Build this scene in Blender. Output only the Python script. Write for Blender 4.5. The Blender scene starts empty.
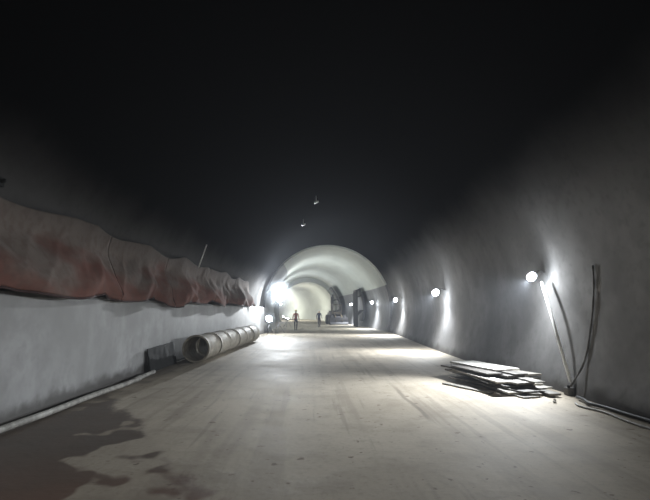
import bpy, math, random
from mathutils import Vector, Matrix, noise
random.seed(7)
S=bpy.context.scene
COL=S.collection
S.view_settings.view_transform='Standard'

# ---------------------------------------------------------------- helpers
def link(o): COL.objects.link(o); return o
def mesh_obj(name,verts,faces,mat=None,smooth=False,parent=None):
    me=bpy.data.meshes.new(name); me.from_pydata([tuple(v) for v in verts],[],faces); me.update()
    import bmesh
    bm=bmesh.new(); bm.from_mesh(me); bmesh.ops.recalc_face_normals(bm,faces=bm.faces); bm.to_mesh(me); bm.free()
    if smooth:
        for p in me.polygons: p.use_smooth=True
    if mat: me.materials.append(mat)
    o=bpy.data.objects.new(name,me); link(o)
    if parent: o.parent=parent
    return o
def empty(name,loc,label,cat,group=None,rotz=0):
    e=bpy.data.objects.new(name,None); e.empty_display_size=.2; e.location=loc; e.rotation_euler=(0,0,rotz); link(e)
    e["label"]=label; e["category"]=cat
    if group: e["group"]=group
    return e
def tag(o,label,cat,group=None):
    o["label"]=label; o["category"]=cat
    if group: o["group"]=group
    return o
def boxgeo(cx,cy,cz,sx,sy,sz,M=None):
    v=[Vector((cx+a*sx/2,cy+b*sy/2,cz+c*sz/2)) for a in(-1,1) for b in(-1,1) for c in(-1,1)]
    if M: v=[M@p for p in v]
    f=[(0,1,3,2),(4,6,7,5),(0,4,5,1),(2,3,7,6),(0,2,6,4),(1,5,7,3)]
    return v,f
def lathe(rings,M,n=24):
    V=[];F=[]
    for (r,z) in rings:
        for k in range(n):
            a=2*math.pi*k/n; V.append(M@Vector((r*math.cos(a),r*math.sin(a),z)))
    for i in range(len(rings)-1):
        for k in range(n): F.append((i*n+k,i*n+(k+1)%n,(i+1)*n+(k+1)%n,(i+1)*n+k))
    F.append(tuple(range(n))); F.append(tuple(range((len(rings)-1)*n,len(rings)*n)))
    return V,F
def merge(parts):
    V=[];F=[]
    for v,f in parts:
        n=len(V); V+=v; F+=[tuple(i+n for i in q) for q in f]
    return V,F
def bevel(o,w=.01,s=2):
    m=o.modifiers.new("bevel",'BEVEL'); m.width=w; m.segments=s; m.limit_method='ANGLE'; return o
def tubegeo(path,r,n=10,cap=True):
    path=[Vector(p) for p in path]; V=[];F=[]
    prev=None
    for i,p in enumerate(path):
        t=(path[min(i+1,len(path)-1)]-path[max(i-1,0)]).normalized()
        if prev is None:
            a=t.cross(Vector((0,0,1)))
            if a.length<.05: a=t.cross(Vector((1,0,0)))
            a.normalize()
        else:
            a=(prev-t*prev.dot(t)).normalized()
        prev=a; b=t.cross(a)
        rr=r[i] if isinstance(r,(list,tuple)) else r
        for k in range(n):
            an=2*math.pi*k/n; V.append(p+a*math.cos(an)*rr+b*math.sin(an)*rr)
    for i in range(len(path)-1):
        for k in range(n):
            k2=(k+1)%n; F.append((i*n+k,i*n+k2,(i+1)*n+k2,(i+1)*n+k))
    if cap:
        F.append(tuple(range(n))); m=(len(path)-1)*n; F.append(tuple(range(m,m+n)))
    return V,F
def smoothpath(pts,k=6):
    pts=[Vector(p) for p in pts]; out=[]
    for i in range(len(pts)-1):
        p0=pts[max(i-1,0)];p1=pts[i];p2=pts[i+1];p3=pts[min(i+2,len(pts)-1)]
        for j in range(k):
            t=j/k
            out.append(.5*((2*p1)+(p2-p0)*t+(2*p0-5*p1+4*p2-p3)*t*t+(3*p1-p0-3*p2+p3)*t**3))
    out.append(pts[-1]); return out
def tube(name,path,r,mat,n=10,parent=None,cap=True):
    v,f=tubegeo(path,r,n,cap); return mesh_obj(name,v,f,mat,True,parent)

# ---------------------------------------------------------------- materials
def newmat(name):
    m=bpy.data.materials.new(name); m.use_nodes=True; nt=m.node_tree; b=nt.nodes["Principled BSDF"]; return m,nt,b
def N(nt,t,**k):
    n=nt.nodes.new(t)
    for a,v in k.items(): setattr(n,a,v)
    return n
def math_(nt,op,a,b=None,c=None,clamp=False):
    n=nt.nodes.new("ShaderNodeMath"); n.operation=op; n.use_clamp=clamp
    for i,x in enumerate((a,b,c)):
        if x is None: continue
        if isinstance(x,(int,float)): n.inputs[i].default_value=x
        else: nt.links.new(x,n.inputs[i])
    return n.outputs[0]
def smooth(nt,x,a,b):
    n=nt.nodes.new("ShaderNodeMapRange"); n.interpolation_type='SMOOTHSTEP'
    nt.links.new(x,n.inputs[0]); n.inputs[1].default_value=a; n.inputs[2].default_value=b
    return n.outputs[0]
def mixc(nt,f,a,b):
    n=nt.nodes.new("ShaderNodeMix"); n.data_type='RGBA'
    if isinstance(f,(int,float)): n.inputs[0].default_value=f
    else: nt.links.new(f,n.inputs[0])
    for i,x in ((6,a),(7,b)):
        if isinstance(x,tuple): n.inputs[i].default_value=(*x,1)
        else: nt.links.new(x,n.inputs[i])
    return n.outputs[2]
def noise_(nt,scale,detail=4,vec=None,sc=None,rough=.55):
    n=nt.nodes.new("ShaderNodeTexNoise"); n.inputs["Scale"].default_value=scale; n.inputs["Detail"].default_value=detail
    n.inputs["Roughness"].default_value=rough
    g=nt.nodes.new("ShaderNodeNewGeometry"); v=g.outputs["Position"] if vec is None else vec
    if sc:
        m=nt.nodes.new("ShaderNodeMapping"); m.inputs["Scale"].default_value=sc; nt.links.new(v,m.inputs[0]); v=m.outputs[0]
    nt.links.new(v,n.inputs["Vector"]); return n.outputs["Fac"]
def bump(nt,b,h,st=.3,d=.02):
    n=nt.nodes.new("ShaderNodeBump"); n.inputs["Strength"].default_value=st; n.inputs["Distance"].default_value=d
    nt.links.new(h,n.inputs["Height"]); nt.links.new(n.outputs[0],b.inputs["Normal"])
def simple(name,c1,c2=None,rough=.7,scale=6,metal=0,bs=.2,sc=None):
    m,nt,b=newmat(name); c2=c2 or tuple(x*.6 for x in c1)
    f=noise_(nt,scale,5,sc=sc); col=mixc(nt,smooth(nt,f,.3,.7),c2,c1)
    nt.links.new(col,b.inputs["Base Color"]); b.inputs["Roughness"].default_value=rough; b.inputs["Metallic"].default_value=metal
    bump(nt,b,f,bs,.01); return m
def emis(name,c,s):
    m,nt,b=newmat(name); b.inputs["Base Color"].default_value=(*c,1); b.inputs["Emission Color"].default_value=(*c,1)
    b.inputs["Emission Strength"].default_value=s; return m

def concrete(name,base,dark,streak=.5,damp=0,rough=.75):
    m,nt,b=newmat(name)
    big=noise_(nt,.5,5); fine=noise_(nt,9,6); st=noise_(nt,1.0,4,sc=(1,1.6,.12)); md=noise_(nt,2.2,6)
    c=mixc(nt,smooth(nt,big,.3,.75),dark,base)
    c=mixc(nt,math_(nt,'MULTIPLY',smooth(nt,st,.5,.72),streak),c,dark)
    c=mixc(nt,math_(nt,'MULTIPLY',smooth(nt,md,.42,.66),.55),c,dark)
    c=mixc(nt,math_(nt,'MULTIPLY',smooth(nt,fine,.45,.7),.35),c,dark)
    if damp:
        g=N(nt,"ShaderNodeNewGeometry"); s=N(nt,"ShaderNodeSeparateXYZ"); nt.links.new(g.outputs["Position"],s.inputs[0])
        zz=math_(nt,'SUBTRACT',s.outputs[2],math_(nt,'MULTIPLY',md,.46))
        c=mixc(nt,math_(nt,'MULTIPLY',math_(nt,'SUBTRACT',1,smooth(nt,zz,-.12,.12)),.9),c,(.08,.074,.068))
    nt.links.new(c,b.inputs["Base Color"]); b.inputs["Roughness"].default_value=rough
    bump(nt,b,fine,.15,.01); return m
M_wall=concrete("wall_concrete",(.30,.30,.31),(.17,.17,.175),.6)
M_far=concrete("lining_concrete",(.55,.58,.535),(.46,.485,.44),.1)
M_farl=concrete("lining_shaded",(.30,.31,.30),(.2,.205,.2),.3)  # darker copy of the lining concrete; the left side's shade is in its colour
M_kick=concrete("kicker_concrete",(.42,.42,.425),(.245,.245,.24),.5,damp=1,rough=.7)
def sidewall():
    m,nt,b=newmat("side_wall_concrete")
    g=N(nt,"ShaderNodeNewGeometry"); s=N(nt,"ShaderNodeSeparateXYZ"); nt.links.new(g.outputs["Position"],s.inputs[0])
    big=noise_(nt,.6,5); md=noise_(nt,1.8,5); fi=noise_(nt,6,6)
    c=mixc(nt,smooth(nt,big,.3,.75),(.17,.167,.165),(.265,.26,.255))
    c=mixc(nt,math_(nt,'MULTIPLY',smooth(nt,md,.45,.66),.3),c,(.13,.127,.125))
    c=mixc(nt,math_(nt,'MULTIPLY',smooth(nt,fi,.5,.7),.35),c,(.14,.137,.134))
    # dark sprayed concrete overhead; wall fade paints in light falloff, lower on left-hand wall
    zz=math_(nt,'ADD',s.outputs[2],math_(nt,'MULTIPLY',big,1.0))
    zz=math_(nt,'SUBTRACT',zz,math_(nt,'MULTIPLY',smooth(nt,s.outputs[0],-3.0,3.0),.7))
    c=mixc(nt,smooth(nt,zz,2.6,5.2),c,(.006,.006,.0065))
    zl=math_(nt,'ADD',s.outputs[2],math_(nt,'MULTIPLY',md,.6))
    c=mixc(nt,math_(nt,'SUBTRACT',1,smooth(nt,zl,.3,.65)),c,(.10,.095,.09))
    nt.links.new(c,b.inputs["Base Color"]); b.inputs["Roughness"].default_value=1
    b.inputs["Specular IOR Level"].default_value=0
    return m
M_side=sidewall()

# floor
m,nt,b=newmat("floor_concrete"); M_floor=m
g=N(nt,"ShaderNodeNewGeometry"); s=N(nt,"ShaderNodeSeparateXYZ"); nt.links.new(g.outputs["Position"],s.inputs[0]); X,Y=s.outputs[0],s.outputs[1]
big=noise_(nt,.45,6); med=noise_(nt,1.6,6); fine=noise_(nt,14,6); trk=noise_(nt,1.0,4,sc=(1.6,.08,1)); trk2=noise_(nt,3,4,sc=(1.5,.06,1))
c=mixc(nt,smooth(nt,big,.3,.7),(.385,.335,.262),(.495,.44,.355))
c=mixc(nt,math_(nt,'MULTIPLY',smooth(nt,trk,.5,.62),.45),c,(.265,.225,.173))
c=mixc(nt,math_(nt,'MULTIPLY',smooth(nt,trk2,.57,.66),.35),c,(.19,.16,.122))
c=mixc(nt,math_(nt,'MULTIPLY',smooth(nt,med,.48,.66),.35),c,(.245,.207,.158))
c=mixc(nt,math_(nt,'MULTIPLY',smooth(nt,fine,.5,.7),.25),c,(.2,.17,.128))
spots=noise_(nt,5.5,3)
c=mixc(nt,math_(nt,'MULTIPLY',smooth(nt,spots,.65,.70),.8),c,(.12,.085,.06))
ln=math_(nt,'ABSOLUTE',math_(nt,'SUBTRACT',math_(nt,'ADD',X,math_(nt,'MULTIPLY',math_(nt,'SUBTRACT',big,.5),.25)),1.85))
lm=math_(nt,'SUBTRACT',1,smooth(nt,ln,.015,.07)); lm=math_(nt,'MULTIPLY',lm,smooth(nt,Y,7.2,8.2)); lm=math_(nt,'MULTIPLY',lm,math_(nt,'SUBTRACT',1,smooth(nt,Y,10,12)))
c=mixc(nt,math_(nt,'MULTIPLY',lm,.55),c,(.11,.09,.07))
wn=noise_(nt,.8,6,sc=(1,.45,1),rough=.55)
e=math_(nt,'ADD',X,math_(nt,'MULTIPLY',math_(nt,'SUBTRACT',Y,4.4),.60))
e=math_(nt,'ADD',e,math_(nt,'MULTIPLY',math_(nt,'SUBTRACT',wn,.5),1.9))
e=math_(nt,'ADD',e,math_(nt,'MULTIPLY',math_(nt,'SUBTRACT',fine,.5),.3))
wet=math_(nt,'SUBTRACT',1,smooth(nt,e,-.98,-.74))
isl=smooth(nt,noise_(nt,.95,3,sc=(.8,.6,1)),.525,.565)
wetm=math_(nt,'MULTIPLY',wet,math_(nt,'SUBTRACT',1,math_(nt,'MULTIPLY',isl,.85)))
strip=math_(nt,'SUBTRACT',1,smooth(nt,math_(nt,'ADD',X,math_(nt,'MULTIPLY',med,1.6)),-3.5,-2.9))
wc=mixc(nt,smooth(nt,Y,3.8,6.5),(.20,.118,.082),(.115,.091,.072))
wc=mixc(nt,math_(nt,'MULTIPLY',smooth(nt,med,.4,.65),.4),wc,(.135,.10,.076))
c=mixc(nt,math_(nt,'MULTIPLY',strip,.7),c,(.12,.102,.084))
c=mixc(nt,wetm,c,wc)
nt.links.new(c,b.inputs["Base Color"])
r=math_(nt,'ADD',.55,math_(nt,'MULTIPLY',big,.35)); r=math_(nt,'SUBTRACT',r,math_(nt,'MULTIPLY',wetm,.25))
nt.links.new(r,b.inputs["Roughness"]); b.inputs["Specular IOR Level"].default_value=.22
h=math_(nt,'ADD',math_(nt,'MULTIPLY',fine,.3),math_(nt,'MULTIPLY',med,1.5))
bump(nt,b,h,.35,.025)

# tarp
m,nt,b=newmat("tarpaulin_net"); M_tarp=m
g=N(nt,"ShaderNodeNewGeometry"); s=N(nt,"ShaderNodeSeparateXYZ"); nt.links.new(g.outputs["Position"],s.inputs[0])
f=noise_(nt,.9,6,sc=(1,.5,1.4)); f2=noise_(nt,6,6)
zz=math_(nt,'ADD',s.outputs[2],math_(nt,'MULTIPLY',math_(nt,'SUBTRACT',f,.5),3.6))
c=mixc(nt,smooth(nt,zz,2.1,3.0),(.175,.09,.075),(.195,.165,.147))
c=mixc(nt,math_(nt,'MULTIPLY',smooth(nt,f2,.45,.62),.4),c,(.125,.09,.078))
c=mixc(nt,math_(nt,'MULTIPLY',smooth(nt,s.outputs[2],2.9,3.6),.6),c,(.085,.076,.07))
nt.links.new(c,b.inputs["Base Color"]); b.inputs["Roughness"].default_value=1; b.inputs["Specular IOR Level"].default_value=.02
bump(nt,b,f2,.2,.02)
M_hem=simple("tarp_hem_maroon",(.06,.03,.028),(.035,.02,.02),.9)
M_beigepipe=simple("dusty_steel_pipe",(.48,.445,.37),(.30,.27,.225),.7,5)
M_black=simple("black_steel",(.014,.014,.014),(.008,.008,.008),.9)
M_whitepipe=simple("white_dusty_pipe",(.42,.41,.38),(.22,.21,.19),.6,7)
M_conduit=simple("pale_conduit_plastic",(.85,.85,.83),(.75,.75,.72),.5,7)
M_darkpipe=simple("dark_dusty_cable",(.14,.135,.13),(.09,.086,.08),.8,14)
M_cable=simple("black_rubber",(.04,.04,.04),None,.5)
M_wood=simple("dusty_plywood",(.36,.34,.30),(.22,.205,.18),.7,3,sc=(4,.7,4))
M_woodtop=simple("bright_dusty_plywood",(.8,.78,.73),(.62,.60,.55),.65,3,sc=(4,.7,4))
M_wood2=simple("grey_plank",(.21,.198,.175),(.12,.112,.10),.75,4,sc=(4,.7,4))
M_wood3=simple("dark_formwork_ply",(.10,.09,.08),(.045,.041,.036),.7,4,sc=(4,.7,4))
M_lamp=simple("lamp_housing_grey",(.25,.25,.26),None,.4)
M_glass=emis("lamp_glass_cool",(.84,.92,1.0),60)
M_glassbig=emis("lamp_glass_bright",(.86,.94,1.0),120)
M_yellow=simple("machine_yellow",(.08,.06,.03),(.04,.03,.02),.6)
M_grey=simple("machine_grey",(.03,.03,.035),None,.6)
M_rubber=simple("tyre_rubber",(.02,.02,.02),None,.8)
M_skin=simple("skin",(.35,.2,.14),(.3,.17,.12),.6)
M_helmet=simple("helmet_yellow",(.5,.36,.06),(.4,.3,.05),.4)
M_helmetw=simple("helmet_white",(.6,.6,.6),(.5,.5,.5),.35)
def volmat(name,d):
    m=bpy.data.materials.new(name); m.use_nodes=True; nt=m.node_tree
    nt.nodes.remove(nt.nodes["Principled BSDF"]); vs=nt.nodes.new("ShaderNodeVolumeScatter"); vs.inputs["Density"].default_value=d; vs.inputs["Anisotropy"].default_value=.2
    vs.inputs["Color"].default_value=(.84,.91,1,1)
    nt.links.new(vs.outputs[0],nt.nodes["Material Output"].inputs["Volume"]); return m
VM=volmat("glow_scatter",.07)

# ---------------------------------------------------------------- tunnel
def sstep(x,a,b):
    t=min(1,max(0,(x-a)/(b-a))); return t*t*(3-2*t)
def cx(y): return .35+.95*sstep(y,14,40)-2.1*sstep(y,42,76)-22*sstep(y,74,160)
R0=5.3; ZC=1.9
def wallx(y,z,side,R=R0): return cx(y)+side*math.sqrt(max(.01,R*R-(z-ZC)**2))
def arch(name,y0,y1,a0,a1,R,mat,th=.35,step=.5,amp=0,na=None):
    na=na or max(4,int(abs(a1-a0)/2)); ny=max(1,int((y1-y0)/step)); V=[];F=[]
    for j in range(ny+1):
        y=y0+(y1-y0)*j/ny
        for lay in (0,1):
            for i in range(na+1):
                a=math.radians(a0+(a1-a0)*i/na); r=R+(th if lay else 0)
                V.append((cx(y)+r*math.cos(a),y,ZC+r*math.sin(a)))
    w=(na+1); 
    for j in range(ny):
        b0=j*2*w; b1=(j+1)*2*w
        for i in range(na):
            F.append((b0+i,b0+i+1,b1+i+1,b1+i)); F.append((b0+w+i,b1+w+i,b1+w+i+1,b0+w+i+1))
        F.append((b0,b1,b1+w,b0+w)); F.append((b0+na,b0+w+na,b1+w+na,b1+na))
    for bb in (0,ny*2*w):
        for i in range(na): F.append((bb+i,bb+w+i,bb+w+i+1,bb+i+1))
    o=mesh_obj(name,V,F,mat,True); o["kind"]="structure"
    m=o.modifiers.new("es",'EDGE_SPLIT'); m.split_angle=math.radians(40)
    return o
A0=math.degrees(math.asin(-1.9/R0))-.3
SA=60
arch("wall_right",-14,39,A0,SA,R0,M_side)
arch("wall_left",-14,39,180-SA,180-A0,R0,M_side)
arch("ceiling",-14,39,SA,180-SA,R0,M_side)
RF=5.15; AF=math.degrees(math.asin(-1.9/RF))-.3
YF=76
arch("wall_far_right",39,YF,AF,22,RF,M_wall,th=.5)  # darker concrete here puts the dimness of this side into the colour
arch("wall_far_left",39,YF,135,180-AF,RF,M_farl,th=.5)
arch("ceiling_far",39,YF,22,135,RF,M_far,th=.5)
RG=4.45; AG=math.degrees(math.asin(-1.9/RG))-.3
arch("wall_distant",YF,160,AG,180-AG,RG,M_far,th=1.2,step=1)
v,f=boxgeo(cx(160),160.2,3,13,.3,9); o=mesh_obj("wall_back",v,f,M_wall); o["kind"]="structure"
v,f=boxgeo(.35,-14.3,3,13,.3,9); o=mesh_obj("wall_front",v,f,M_black); o["kind"]="structure"
V=[];F=[]; ny=175
for j in range(ny+1):
    y=-14+174*j/ny
    for k in (-1,1):
        V.append((cx(y)+k*5.6,y,0))
for j in range(ny): F.append((2*j,2*j+1,2*j+3,2*j+2))
o=mesh_obj("floor",V,F,M_floor); o["kind"]="structure"
if o.data.polygons[0].normal.z<0: o.data.flip_normals()
V=[];F=[]
ys=[-14+.5*i for i in range(107)]
prof=[(-4.62,0.0),(-4.60,.3),(-4.58,1.93),(-4.62,2.0),(-5.1,2.0),(-5.1,0.0)]
def kx(y): return cx(y)-.35
for y in ys:
    for (a,z) in prof: V.append((a+kx(y)+.02*noise.noise(Vector((0,y*.4,z*2))),y,z))
q=len(prof)
for j in range(len(ys)-1):
    for k in range(q): F.append((j*q+k,j*q+(k+1)%q,(j+1)*q+(k+1)%q,(j+1)*q+k))
F.append(tuple(range(q))); F.append(tuple((len(ys)-1)*q+k for k in range(q)))
o=mesh_obj("wall_kicker",V,F,M_kick); o["kind"]="structure"

# ---------------------------------------------------------------- tarps
def ridge(x): return 1-abs(x)*2
def tarp(y0,y1,ztop,bul,label):
    nu=int((y1-y0)*18); nv=50; V=[];F=[]
    bot=[]
    for i in range(nu+1):
        y=y0+(y1-y0)*i/nu
        ph=(y*.30)%1.0; sw=abs(2*ph-1)      # hanging points every ~3.3 m
        zt=ztop(y)+.12*noise.noise(Vector((y*.5,7.3,0)))-.15*(1-sw**2)*(.6+.6*noise.noise(Vector((int(y*.30)*3.1,0,0))))
        zb=2.12+.24*noise.noise(Vector((y*.45,9.7,3)))-.18*(1-sw**2)
        bb=bul*(.8+1.2*noise.noise(Vector((y*.4,4.2,1))))
        for k in range(nv+1):
            v=k/nv; z=zt+(zb-zt)*v
            xw=wallx(y,z,-1,R0)+.04
            xf=-4.55+kx(y)
            base=xw+(max(xf,xw)-xw)*sstep(v,.2,.8)
            sag=bb*(v**1.3)*(1-sstep(v,.78,1.3))*1.2
            swag=.04*math.cos(12*(v+.45*(sw*sw)))*(1-sw**4)*(.5+v)
            drape=.025*math.cos(2*math.pi*(sw*2.2))*sw**2
            fold=.05*noise.noise(Vector((y*.9+v*1.0,v*1.4,2)))
            c1=ridge(noise.noise(Vector((y*1.1+v*1.4,v*.6,6))))
            fold+=.045*max(0,c1)**3-.03
            V.append((base+sag+.09+(fold+swag+drape)*(.1+v*.95)*(1 if v<.93 else .8),y,z))
        bot.append(V[-1])
    for i in range(nu):
        for k in range(nv):
            a=i*(nv+1)+k; F.append((a,a+1,a+nv+2,a+nv+1))
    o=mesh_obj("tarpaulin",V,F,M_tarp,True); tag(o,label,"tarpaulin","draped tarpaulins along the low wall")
    s=o.modifiers.new("sol",'SOLIDIFY'); s.thickness=.006
    vv,ff=tubegeo([(p[0]+.0,p[1],p[2]-.02) for p in bot],.02,8)
    h=mesh_obj("hem",vv,ff,M_hem,True,o); h["label"]="dark maroon rolled bottom hem"
    return o
zt=lambda y: 3.38+.16*sstep(y,6,11)+.04*sstep(y,18,26)
tarp(1.5,10.785,zt,.22,"dusty beige and dull red tarpaulin bulging over low wall")
tarp(10.815,15.085,zt,.22,"reddish tarpaulin with heavy folds sagging over low wall")
tarp(15.115,20.385,zt,.22,"crumpled reddish-grey tarpaulin hung above low wall")
tarp(20.415,25.885,zt,.22,"faded red tarpaulin hung above low wall in bunches")
tarp(25.915,31,lambda y:zt(y)-.7*sstep(y,29,31),.22,"pinkish tarpaulin at the end of the draped row")
y=17.5; x=wallx(y,3.9,-1)+.3
o=tube("steel_rod",[(x,y,3.3),(x+.3,y-.1,4.15)],.022,M_conduit,8)
tag(o,"thin steel rod poking out above the tarpaulin","rod")
y=6.9; z=3.6; x=wallx(y,z,-1)
e=empty("anchor_bolt",(x+.02,y,z),"black steel anchor bolt stub with plate on tunnel wall","bolt")
v,f=boxgeo(.03,0,0,.05,.14,.14); bevel(mesh_obj("plate",v,f,M_black,parent=e))
mesh_obj("shaft",*tubegeo([(0,0,0),(.12,-.02,.01)],.03,8),M_black,True,e)
for (px,py,d) in ((303,224,27),(316,197,22)):
    x=(px-312)/470*d; y=d
    zc=ZC+math.sqrt(R0**2-(x-cx(y))**2)
    e=empty("hook",(x,y,zc-.06),"small bright steel hook hanging from tunnel crown","hook","ceiling hooks")
    mesh_obj("shank",*tubegeo([(0,0,.05),(0,0,-.25)],.02,8),M_conduit,True,e)
    mesh_obj("plate",*tubegeo([(0,0,-.25),(.02,0,-.29)],.12,12),M_conduit,True,e)

# ---------------------------------------------------------------- pipes on left
def pipe_seg(y0,y1,x0,x1,r,mat,label,th=.03,n=40):
    V=[];F=[]
    L=30
    for lay in(0,1):
        rr=r-(th if lay else 0)
        for j in range(L+1):
            t=j/L; y=y0+(y1-y0)*t; x=x0+(x1-x0)*t
            r2=rr+(.026 if (j in(0,1,L,L-1) and not lay) else (.012 if (j%10==0 and not lay) else 0))
            for k in range(n):
                a=2*math.pi*k/n; V.append((x+math.cos(a)*r2,y,r+.026+math.sin(a)*r2))
    o1=(L+1)*n
    for j in range(L):
        for k in range(n):
            k2=(k+1)%n
            F.append((j*n+k,j*n+k2,(j+1)*n+k2,(j+1)*n+k)); F.append((o1+j*n+k,o1+(j+1)*n+k,o1+(j+1)*n+k2,o1+j*n+k2))
    for j in (0,L):
        for k in range(n):
            k2=(k+1)%n; F.append((j*n+k,o1+j*n+k,o1+j*n+k2,j*n+k2))
    o=mesh_obj("steel_pipe",V,F,mat,True); m=o.modifiers.new("es",'EDGE_SPLIT'); m.split_angle=math.radians(50)
    tag(o,label,"pipe","large pipes lying beside the low wall"); return o
yy=16.0
for i in range(6):
    L=1.75; xa=-3.86+kx(yy)+.0; xb=-3.86+kx(yy+L)
    pipe_seg(yy,yy+L,xa+(.03 if i%2 else 0),xb,.43,M_beigepipe,
      "dusty beige steel pipe with open end lying on floor" if i==0 else "dusty beige steel pipe butted end to end on floor")
    yy+=L+.08
V=[];F=[]; nu,nv=40,20  # near-black thin sheet leaning on the low wall
for i in range(nu+1):
    u=i/nu; y=13.3+2.5*u
    for k in range(nv+1):
        v=k/nv
        top=.64+.04*noise.noise(Vector((y*2,0,4)))+.05*u
        x=-4.54+.13*v**.9+.02*noise.noise(Vector((y*3,v*3,1)))*math.sin(math.pi*v)
        z=.02+top*(1-v)
        V.append((x,y+.04*noise.noise(Vector((v*4,y,2))),z))
for i in range(nu):
    for k in range(nv):
        a=i*(nv+1)+k; F.append((a,a+1,a+nv+2,a+nv+1))
o=mesh_obj("dark_sheet",V,F,M_black,True); o.modifiers.new("sol",'SOLIDIFY').thickness=.01
tag(o,"near-black thin sheet leaning against low wall beside pipe mouth","sheet")
path=[]
for i in range(38):
    y=2+i*.36; path.append((-4.27+.04*math.sin(y*.7)+.03*math.sin(y*1.9),y,.065+.01*math.sin(y*2)))
path=[p for p in path if p[1]<13.2]
o=tube("water_pipe",path,.05,M_whitepipe,14); tag(o,"long dusty white water pipe at foot of low wall","pipe")
for y in (6.0,12.0):
    i=int((y-2)/.36); p=path[i]; q=path[i+1]
    v,f=tubegeo([p,q],.065,14); mesh_obj("coupling",v,f,M_whitepipe,True,o)

# ---------------------------------------------------------------- right wall gear
o=tube("conduit",[(5.42,10.95,2.38),(5.30,9.75,.26)],.032,M_conduit,12)
tag(o,"pale plastic conduit leaning diagonally against concrete wall","conduit")
pts=smoothpath([(wallx(9.1,2.6,1)-.03,9.15,2.6),(wallx(9.1,2.1,1)-.03,9.25,2.1),(wallx(9.2,1.4,1)-.03,9.4,1.4),(wallx(9.3,.7,1)-.04,9.5,.7),(5.18,9.55,.2)])
o=tube("hanging_cable",pts,[.019+.006*math.sin(i*1.7) for i in range(len(pts))],M_darkpipe,10); tag(o,"rough dark dusty cable hanging down concrete wall","cable")
v=[(5.14,9.25,.05),(5.08,8.9,.06),(5.0,8.6,.05),(5.1,8.3,.04),(5.12,7.7,.04),(5.17,7.0,.04),(5.14,6.2,.04),(5.1,5.3,.04)]
o=tube("hose",smoothpath(v),.03,M_cable,10); tag(o,"black rubber hose trailing along foot of wall","hose")
o=tube("hose",smoothpath([(4.85,8.8,.02),(4.78,8.5,.02),(4.9,8.0,.02),(4.85,7.2,.02),(5.0,6.2,.02)]),.018,M_whitepipe,10); tag(o,"thin pale hose trailing along foot of wall","hose")
e=empty("valve",(5.24,9.72,0),"small dark valve block at foot of conduit","valve")
bevel(mesh_obj("block",*boxgeo(0,0,.08,.14,.18,.16),M_darkpipe,parent=e),.02)
mesh_obj("knob",*tubegeo([(-.03,-.05,.16),(-.03,-.05,.21)],.03,12),M_black,True,e)
import bmesh
for i in range(2):
    bm=bmesh.new(); r=random.uniform(.025,.05); bmesh.ops.create_icosphere(bm,subdivisions=2,radius=r)
    sd=random.random()*50
    for vv in bm.verts: vv.co*=1+.45*noise.noise(vv.co*12+Vector((sd,0,0))); vv.co.z*=.7
    mn=min(vv.co.z for vv in bm.verts)
    me=bpy.data.meshes.new("rubble"); bm.to_mesh(me); bm.free(); me.materials.append(M_wood)
    o=bpy.data.objects.new("rubble_stone",me); link(o); o.location=(4.5+.16*(i%2)+random.uniform(-.05,.05),8.9+.25*i,-mn+.002); tag(o,"small grey lump of broken concrete on floor","rubble","rubble at foot of wall")

# ---------------------------------------------------------------- lamps
LC=(.90,.95,1)
def spot(parent,loc,aim,power,angle=150,blend=1,color=LC,size=.03):
    l=bpy.data.lights.new("light",'SPOT'); l.energy=power; l.spot_size=math.radians(angle); l.spot_blend=blend; l.color=color; l.shadow_soft_size=size
    o=bpy.data.objects.new("light_source",l); link(o); o.location=loc
    o.rotation_euler=Vector(aim).to_track_quat('-Z','Y').to_euler(); o.parent=parent; return o
def point(parent,loc,power,color=LC,size=.03):
    l=bpy.data.lights.new("light",'POINT'); l.energy=power; l.color=color; l.shadow_soft_size=size
    o=bpy.data.objects.new("light_source",l); link(o); o.location=loc; o.parent=parent; return o
def glow_ball(parent,loc,r):  # added scattering ball that imitates glare around a lamp
    bm=bmesh.new(); bmesh.ops.create_icosphere(bm,subdivisions=3,radius=r); me=bpy.data.meshes.new("glow_ball"); bm.to_mesh(me); bm.free()
    me.materials.append(VM); o=bpy.data.objects.new("glow_volume",me); link(o); o.location=loc; o.parent=parent; o["label"]="added scatter volume imitating glare around the lamp glass"
def wall_lamp(y,side,z=2.55,power=300,aimy=-.25,pt=8,label=None,R=R0,aim=None,big=1.2,glass=None,grp="wall work lamps",ang=150,wash=0,color=LC,dr=0,off=.3):
    x=wallx(y,z,side,R); e=empty("work_lamp",(x,y,z),label or "glowing round LED work lamp bracketed to concrete wall","lamp",grp)
    s=-side
    d=Vector(aim or (s*.7,aimy,-.75)).normalized()
    M=Matrix.Translation((s*off,0,0))@d.to_track_quat('-Z','Y').to_matrix().to_4x4()
    mesh_obj("housing",*lathe([(.10*big,.02),(.10*big,.03),(.08*big,.06),(.05*big,.08)],M),M_lamp,False,e)
    fins=[boxgeo((i-3)*.012,0,.085,.005,.06,.03,M) for i in range(7)]
    mesh_obj("heat_sink",*merge(fins),M_lamp,parent=e)
    rg=[(max(.004,.11*big*math.sin(math.pi*t)),.02-.11*big*(1-math.cos(math.pi*t))) for t in [.28,.38,.5,.62,.74,.86,.97]]
    mesh_obj("lamp_glass",*lathe(rg,M),glass or M_glass,True,e)
    mesh_obj("bracket",*tubegeo([(s*.03,0,.05),(s*off*.5,0,.12),(s*(off-.03),0,.06)],.012,8),M_lamp,True,e)
    L=M@Vector((0,0,.02-.22*big-.03))
    spot(e,L,d,power,ang,color=color)
    if wash: spot(e,L,(s*.12,-.05,-1),wash,130,color=color)
    if pt: point(e,L,pt,color=color,size=.03)
    return e
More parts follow.
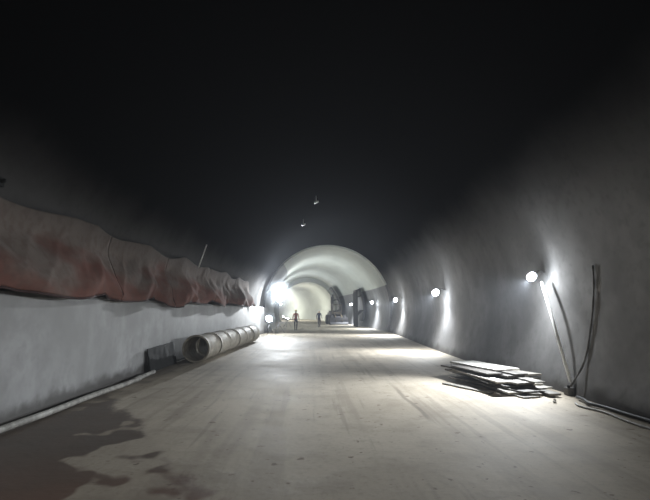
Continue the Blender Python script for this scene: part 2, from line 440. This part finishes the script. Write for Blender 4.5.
wall_lamp(11.1,1,power=2100,pt=85,label="glowing round LED work lamp above leaning conduit on wall",aim=(-1,-.45,-.85),ang=105,wash=170,big=.9,off=.32)
wall_lamp(20.2,1,power=1500,pt=120,aim=(-.9,-.3,-.8),ang=115,wash=700,big=1.25,off=.35)
wall_lamp(33.5,1,power=1900,pt=90,aim=(-.9,-.3,-.8),ang=115,wash=1000,big=1.2,off=.4)
for y in (46,59):
    wall_lamp(y,1,z=2.6,power=800,pt=20,R=RF,big=1.2,wash=900,off=.4)
wall_lamp(84,-1,z=3,power=1500,pt=1100,R=RG,color=(1,.985,.95),aimy=.3)
wall_lamp(104,-1,z=3,power=1500,pt=2200,R=RG,color=(1,.985,.95),aimy=.3)

def tripod_lamp(loc,h,aim,power,pt,label,glass,heads=2,ang=160,hs=.5,dr=0,color=LC,lz=0):
    e=empty("floodlight_stand",loc,label,"floodlight")
    mesh_obj("mast",*tubegeo([(0,0,.5),(0,0,h)],.025,10),M_lamp,True,e)
    for k in range(3):
        a=k*2.094+.4
        mesh_obj("leg",*tubegeo([(0,0,.75),(math.cos(a)*.5,math.sin(a)*.5,.02)],.018,8),M_lamp,True,e)
    mesh_obj("crossbar",*tubegeo([(-.2,0,h),(.2,0,h)],.02,8),M_lamp,True,e)
    d=Vector(aim).normalized()
    for k in range(heads):
        xx=(k-(heads-1)/2)*(hs+.03)
        M=Matrix.Translation((xx,-.06,h+.2))@d.to_track_quat('-Z','Y').to_matrix().to_4x4()
        hd=mesh_obj("lamp_head",*lathe([(hs*.5,-.01),(hs*.5,.04),(hs*.35,.12),(hs*.15,.16)],M),M_lamp,False,e)
        mesh_obj("lamp_glass",*lathe([(hs*.48,-.012),(hs*.42,-.05),(hs*.2,-.09),(hs*.05,-.1)],M),glass,True,hd)
    L=Vector((0,-.06,h+.2))+d*.2
    spot(e,L,d,power,ang,size=.05,color=color)
    if pt: point(e,L,pt,size=.05)
    if dr: glow_ball(e,L,dr)
    return e
tripod_lamp((-2.55,36.6,0),2.8,(.05,-1,.16),9000,550,"very bright large round floodlight on tall tripod stand",M_glassbig,1,ang=90,hs=1.1,dr=1.15)
tripod_lamp((-3.1,34.5,0),.95,(.2,-1,.15),200,15,"low floodlight on short tripod stand near pipes",M_glassbig,1,ang=80,hs=.45,dr=.45)
for yy_,pw in ((50,2300),(66,2100)):  # added floodlights, put in to brighten the vault
    tripod_lamp((cx(yy_)-3.6,yy_,0),.7,(.25,.05,1),pw,0,"small added floodlight on tripod aimed up at lined vault",M_glass,1,ang=168,hs=.35)
tripod_lamp((1.5,-5,0),3.0,(-.28,1,-.48),900,0,"added unseen floodlight on tripod lighting the near floor",M_glass,1,ang=88,color=(1,.965,.91))  # added lamp behind the camera, out of view, brightens the foreground

# ---------------------------------------------------------------- boards
def board(x,y,z,L,W,T,ang,mat,label,tilt=0):
    V,F=[],[]
    nx=2
    r0,r1=random.uniform(-.03,.03),random.uniform(-.03,.03)
    for i in range(nx+1):
        t=i/nx-.5
        for (a,b2) in((-1,0),(1,0),(1,1),(-1,1)): V.append((a*W/2,t*L+(a*r0 if i==0 else a*r1 if i==nx else 0),b2*T))
    for i in range(nx):
        for k in range(4):
            k2=(k+1)%4; F.append((i*4+k,i*4+k2,(i+1)*4+k2,(i+1)*4+k))
    F.append((0,1,2,3)); F.append(tuple(nx*4+k for k in range(4)))
    o=mesh_obj("wooden_board",V,F,mat); o.location=(x,y,z); o.rotation_euler=(tilt,0,ang); tag(o,label,"board","pile of loose boards by the wall"); bevel(o,.003,1)
    return o
lab={M_woodtop:"bright pale plywood sheet on top of board pile",M_wood:"pale dusty plywood board in messy pile beside wall",M_wood2:"grey weathered plank in messy pile beside wall",M_wood3:"dark stained formwork board in messy pile beside wall"}
z=.004
angs=[15,4,22,9,0,18,7,22,11,16]
for lev in range(10):
    T=.028+.012*(lev%2); xs=4.32-.02*lev+(.06 if lev%2 else -.06)
    nB=[2,3,2,3,2,2,3,2,2,1][lev]
    a0=math.radians(angs[lev])
    for k in range(nB):
        mat=[M_wood2,M_wood3,M_wood,M_wood2,M_wood3][(lev*2+k*3)%5]
        if lev==9: mat=M_woodtop
        W={2:.5,3:.33,1:.75}[nB]*random.uniform(.7,1); L=random.uniform(1.9,2.9)-.06*lev
        off=(k-(nB-1)/2)*{2:.54,3:.37,1:0}[nB]
        board(xs+off*math.cos(a0),10.95+.04*lev+off*math.sin(a0)+random.uniform(-.35,.35)+(.3 if lev==9 else 0),z,L if lev<9 else 1.8,W,T,a0,mat,lab[mat])
    z+=T+.006
board(3.42,10.6,.004,1.5,.16,.03,math.radians(24),M_wood2,lab[M_wood2])

# ---------------------------------------------------------------- people
def person(loc,rotz,mats,label,stride=.22,arm=.15):
    shirt,trous,helm=mats
    e=empty("person",loc,label,"person",rotz=rotz)
    J={};E=[];Rr=[];V=[]
    def j(n,p,r,par=None):
        J[n]=len(V); V.append(p); Rr.append(r)
        if par: E.append((J[par],J[n]))
    j('pel',(0,0,.95),(.15,.11)); j('waist',(0,0,1.1),(.14,.10),'pel'); j('chest',(0,.0,1.32),(.17,.12),'waist')
    j('neckb',(0,.0,1.47),(.09,.08),'chest'); j('neck',(0,.01,1.54),(.055,.055),'neckb'); j('head0',(0,.03,1.62),(.075,.085),'neck'); j('head1',(0,.03,1.70),(.08,.095),'head0')
    for s,n in((-1,'l'),(1,'r')):
        j('hip'+n,(s*.10,0,.88),(.095,.095),'pel'); j('kn'+n,(s*.11,s*stride*.5+.04,.49),(.06,.06),'hip'+n); j('an'+n,(s*.11,s*stride-.03,.09),(.042,.042),'kn'+n)
        j('toe'+n,(s*.12,s*stride+.15,.045),(.04,.035),'an'+n)
        j('sh'+n,(s*.19,0,1.43),(.065,.065),'neckb'); j('el'+n,(s*.25,-s*arm*.5,1.15),(.045,.045),'sh'+n); j('wr'+n,(s*.25,-s*arm+.08,.91),(.03,.03),'el'+n)
        j('pa'+n,(s*.25,-s*arm+.11,.84),(.02,.035),'wr'+n)
        for q,(dy,ln) in enumerate(((-.03,.075),(-.01,.085),(.012,.08),(.032,.062))):
            j('f%d%s'%(q,n),(s*.248,-s*arm+.12+dy,.84-ln*.6),(.009,.009),'pa'+n); j('g%d%s'%(q,n),(s*.235,-s*arm+.13+dy,.84-ln*1.1),(.008,.008),'f%d%s'%(q,n))
        j('th'+n,(s*.235,-s*arm+.17,.83),(.01,.01),'pa'+n); j('ti'+n,(s*.228,-s*arm+.185,.79),(.009,.009),'th'+n)
    me=bpy.data.meshes.new("body"); me.from_pydata(V,E,[]); o=bpy.data.objects.new("body",me); link(o); o.parent=e
    o.modifiers.new("skin",'SKIN')
    for i,r in enumerate(Rr): me.skin_vertices[0].data[i].radius=r
    me.skin_vertices[0].data[0].use_root=True
    sb=o.modifiers.new("s",'SUBSURF'); sb.levels=1; sb.render_levels=2
    m,nt,b=newmat("worker_body")
    tc=N(nt,"ShaderNodeTexCoord"); sp=N(nt,"ShaderNodeSeparateXYZ"); nt.links.new(tc.outputs["Object"],sp.inputs[0])
    zc=sp.outputs[2]; ax=math_(nt,'ABSOLUTE',sp.outputs[0])
    torso=math_(nt,'GREATER_THAN',zc,.97); c=mixc(nt,torso,trous,shirt)
    hand=math_(nt,'MULTIPLY',math_(nt,'GREATER_THAN',ax,.19),math_(nt,'LESS_THAN',zc,.92)); c=mixc(nt,hand,c,(.35,.2,.14))
    c=mixc(nt,math_(nt,'GREATER_THAN',zc,1.52),c,(.35,.2,.14)); c=mixc(nt,math_(nt,'LESS_THAN',zc,.13),c,(.02,.02,.02))
    nt.links.new(c,b.inputs["Base Color"]); b.inputs["Roughness"].default_value=.8; me.materials.append(m)
    V=[];F=[];n=20
    rings=[(0,.135,.125),(.012,.14,.13),(.014,.118,.108),(.05,.112,.10),(.09,.085,.075),(.115,.045,.04),(.122,.005,.005)]
    for (h,ry,rx) in rings:
        for k in range(n):
            a=2*math.pi*k/n; V.append((rx*math.cos(a),.03+ry*math.sin(a)+(.02 if h<.013 and math.sin(a)>.3 else 0),1.70+h))
    for i in range(len(rings)-1):
        for k in range(n): F.append((i*n+k,i*n+(k+1)%n,(i+1)*n+(k+1)%n,(i+1)*n+k))
    mesh_obj("helmet",V,F,helm,True,e)
    mesh_obj("nose",*tubegeo([(0,.115,1.67),(0,.14,1.64)],[.008,.014],8),M_skin,True,e)
    for s in(-1,1): mesh_obj("ear",*tubegeo([(s*.075,.03,1.68),(s*.088,.02,1.63)],[.018,.012],8),M_skin,True,e)
    return e
person((-1.42,42,0),math.radians(190),((.42,.10,.06),(.05,.03,.04),M_helmet),"person in dull red-orange jacket and dark trousers walking, yellow helmet")
person((.75,50,0),math.radians(200),((.04,.05,.10),(.04,.04,.05),M_helmetw),"person in dark blue workwear standing, white helmet",.08)

# ---------------------------------------------------------------- loader
def loader(loc,rotz):
    e=empty("wheel_loader",loc,"dark dusty wheel loader parked inside lined tunnel","machine",rotz=rotz)
    bevel(mesh_obj("body",*merge([boxgeo(0,.9,1.15,1.5,2.2,.8),boxgeo(0,.1,.85,1.1,3.4,.4),boxgeo(0,1.5,1.65,1.2,.9,.2)]),M_grey,parent=e),.06)
    cab=mesh_obj("cab",*merge([boxgeo(0,-.25,2.5,1.2,1.2,.1),boxgeo(-.55,-.8,1.95,.08,.08,1.1),boxgeo(.55,-.8,1.95,.08,.08,1.1),boxgeo(-.55,.3,1.95,.08,.08,1.1),boxgeo(.55,.3,1.95,.08,.08,1.1),boxgeo(0,-.25,1.45,1.2,1.2,.3)]),M_yellow,parent=e)
    for sx in(-1,1):
        for yy in(-1.1,1.3):
            w=mesh_obj("wheel",*tubegeo([(sx*.65,yy,.62),(sx*.72,yy,.62),(sx*1.02,yy,.62),(sx*1.08,yy,.62)],[.55,.62,.62,.55],24),M_rubber,True,e)
            mesh_obj("hub",*tubegeo([(sx*1.05,yy,.62),(sx*1.1,yy,.62)],.25,16),M_yellow,True,w)
        mesh_obj("lift_arm",*tubegeo([(sx*.4,-.7,1.4),(sx*.4,-1.6,1.1),(sx*.4,-2.2,.45)],.08,8),M_yellow,True,e)
    V=[];F=[];pr=[(-2.1,.9),(-2.05,.3),(-2.2,.08),(-2.9,.05),(-2.9,.1),(-2.25,.14),(-2.13,.33),(-2.17,.9)]
    for x in(-1.15,1.15):
        for a in pr: V.append((x,*a))
    q=len(pr)
    for k in range(q): F.append((k,(k+1)%q,q+(k+1)%q,q+k))
    F.append(tuple(range(q))); F.append(tuple(range(q,2*q)))
    mesh_obj("bucket",V,F,M_grey,parent=e)
    return e
loader((3.1,61.5,0),.15)
def panel_unit(y0,y1,px=3.4,R=4.5,a0=-14,a1=46):  # dark panel on posts, put in for dark openings along the lining
    e=empty("dark_panel_unit",(cx(y0),y0,0),"dark curved panel on posts standing in for dark opening in lining","panel","dark panel units")
    for yy in(0,(y1-y0)/2,y1-y0):
        mesh_obj("post",*boxgeo(px,yy,2.0,.22,.22,4.0),M_grey,parent=e)
        mesh_obj("strut",*tubegeo([(px,yy,1.2),(R-.18,yy,1.8)],.06,8),M_grey,True,e)
        mesh_obj("strut",*tubegeo([(px,yy,3.2),(R-.3,yy,3.4)],.06,8),M_grey,True,e)
    mesh_obj("rail",*boxgeo(px,(y1-y0)/2,3.9,.2,y1-y0,.2),M_grey,parent=e)
    V=[];F=[];n=14
    for lay in(0,1):
        for yy in(-.4,y1-y0+.4):
            for k in range(n+1):
                a=math.radians(a0+(a1-a0)*k/n); r=R-.12*lay; V.append((r*math.cos(a),yy,ZC+r*math.sin(a)))
    w=n+1
    for k in range(n):
        F.append((k,k+1,w+k+1,w+k)); F.append((2*w+k,3*w+k,3*w+k+1,2*w+k+1)); F.append((k,2*w+k,2*w+k+1,k+1)); F.append((w+k,w+k+1,3*w+k+1,3*w+k))
    mesh_obj("curved_panel",V,F,M_grey,True,e)
panel_unit(51,54,px=3.9,R=4.8,a0=-16,a1=28)
panel_unit(67,72)

# ---------------------------------------------------------------- world with thin dusty air
w=bpy.data.worlds.new("world"); S.world=w; w.use_nodes=True; nt=w.node_tree
nt.nodes["Background"].inputs[0].default_value=(.004,.004,.005,1)
vs=nt.nodes.new("ShaderNodeVolumeScatter"); vs.inputs["Density"].default_value=.0024; vs.inputs["Anisotropy"].default_value=.3; vs.inputs["Color"].default_value=(.86,.91,1,1)
nt.links.new(vs.outputs[0],nt.nodes["World Output"].inputs["Volume"])

cam=bpy.data.cameras.new("cam"); cam.sensor_width=36; cam.lens=26.03; co=bpy.data.objects.new("camera",cam); link(co)
co.location=(0,0,1.7); co.rotation_euler=(math.radians(90+7.4),0,math.radians(-1.58)); cam.clip_end=400; S.camera=co
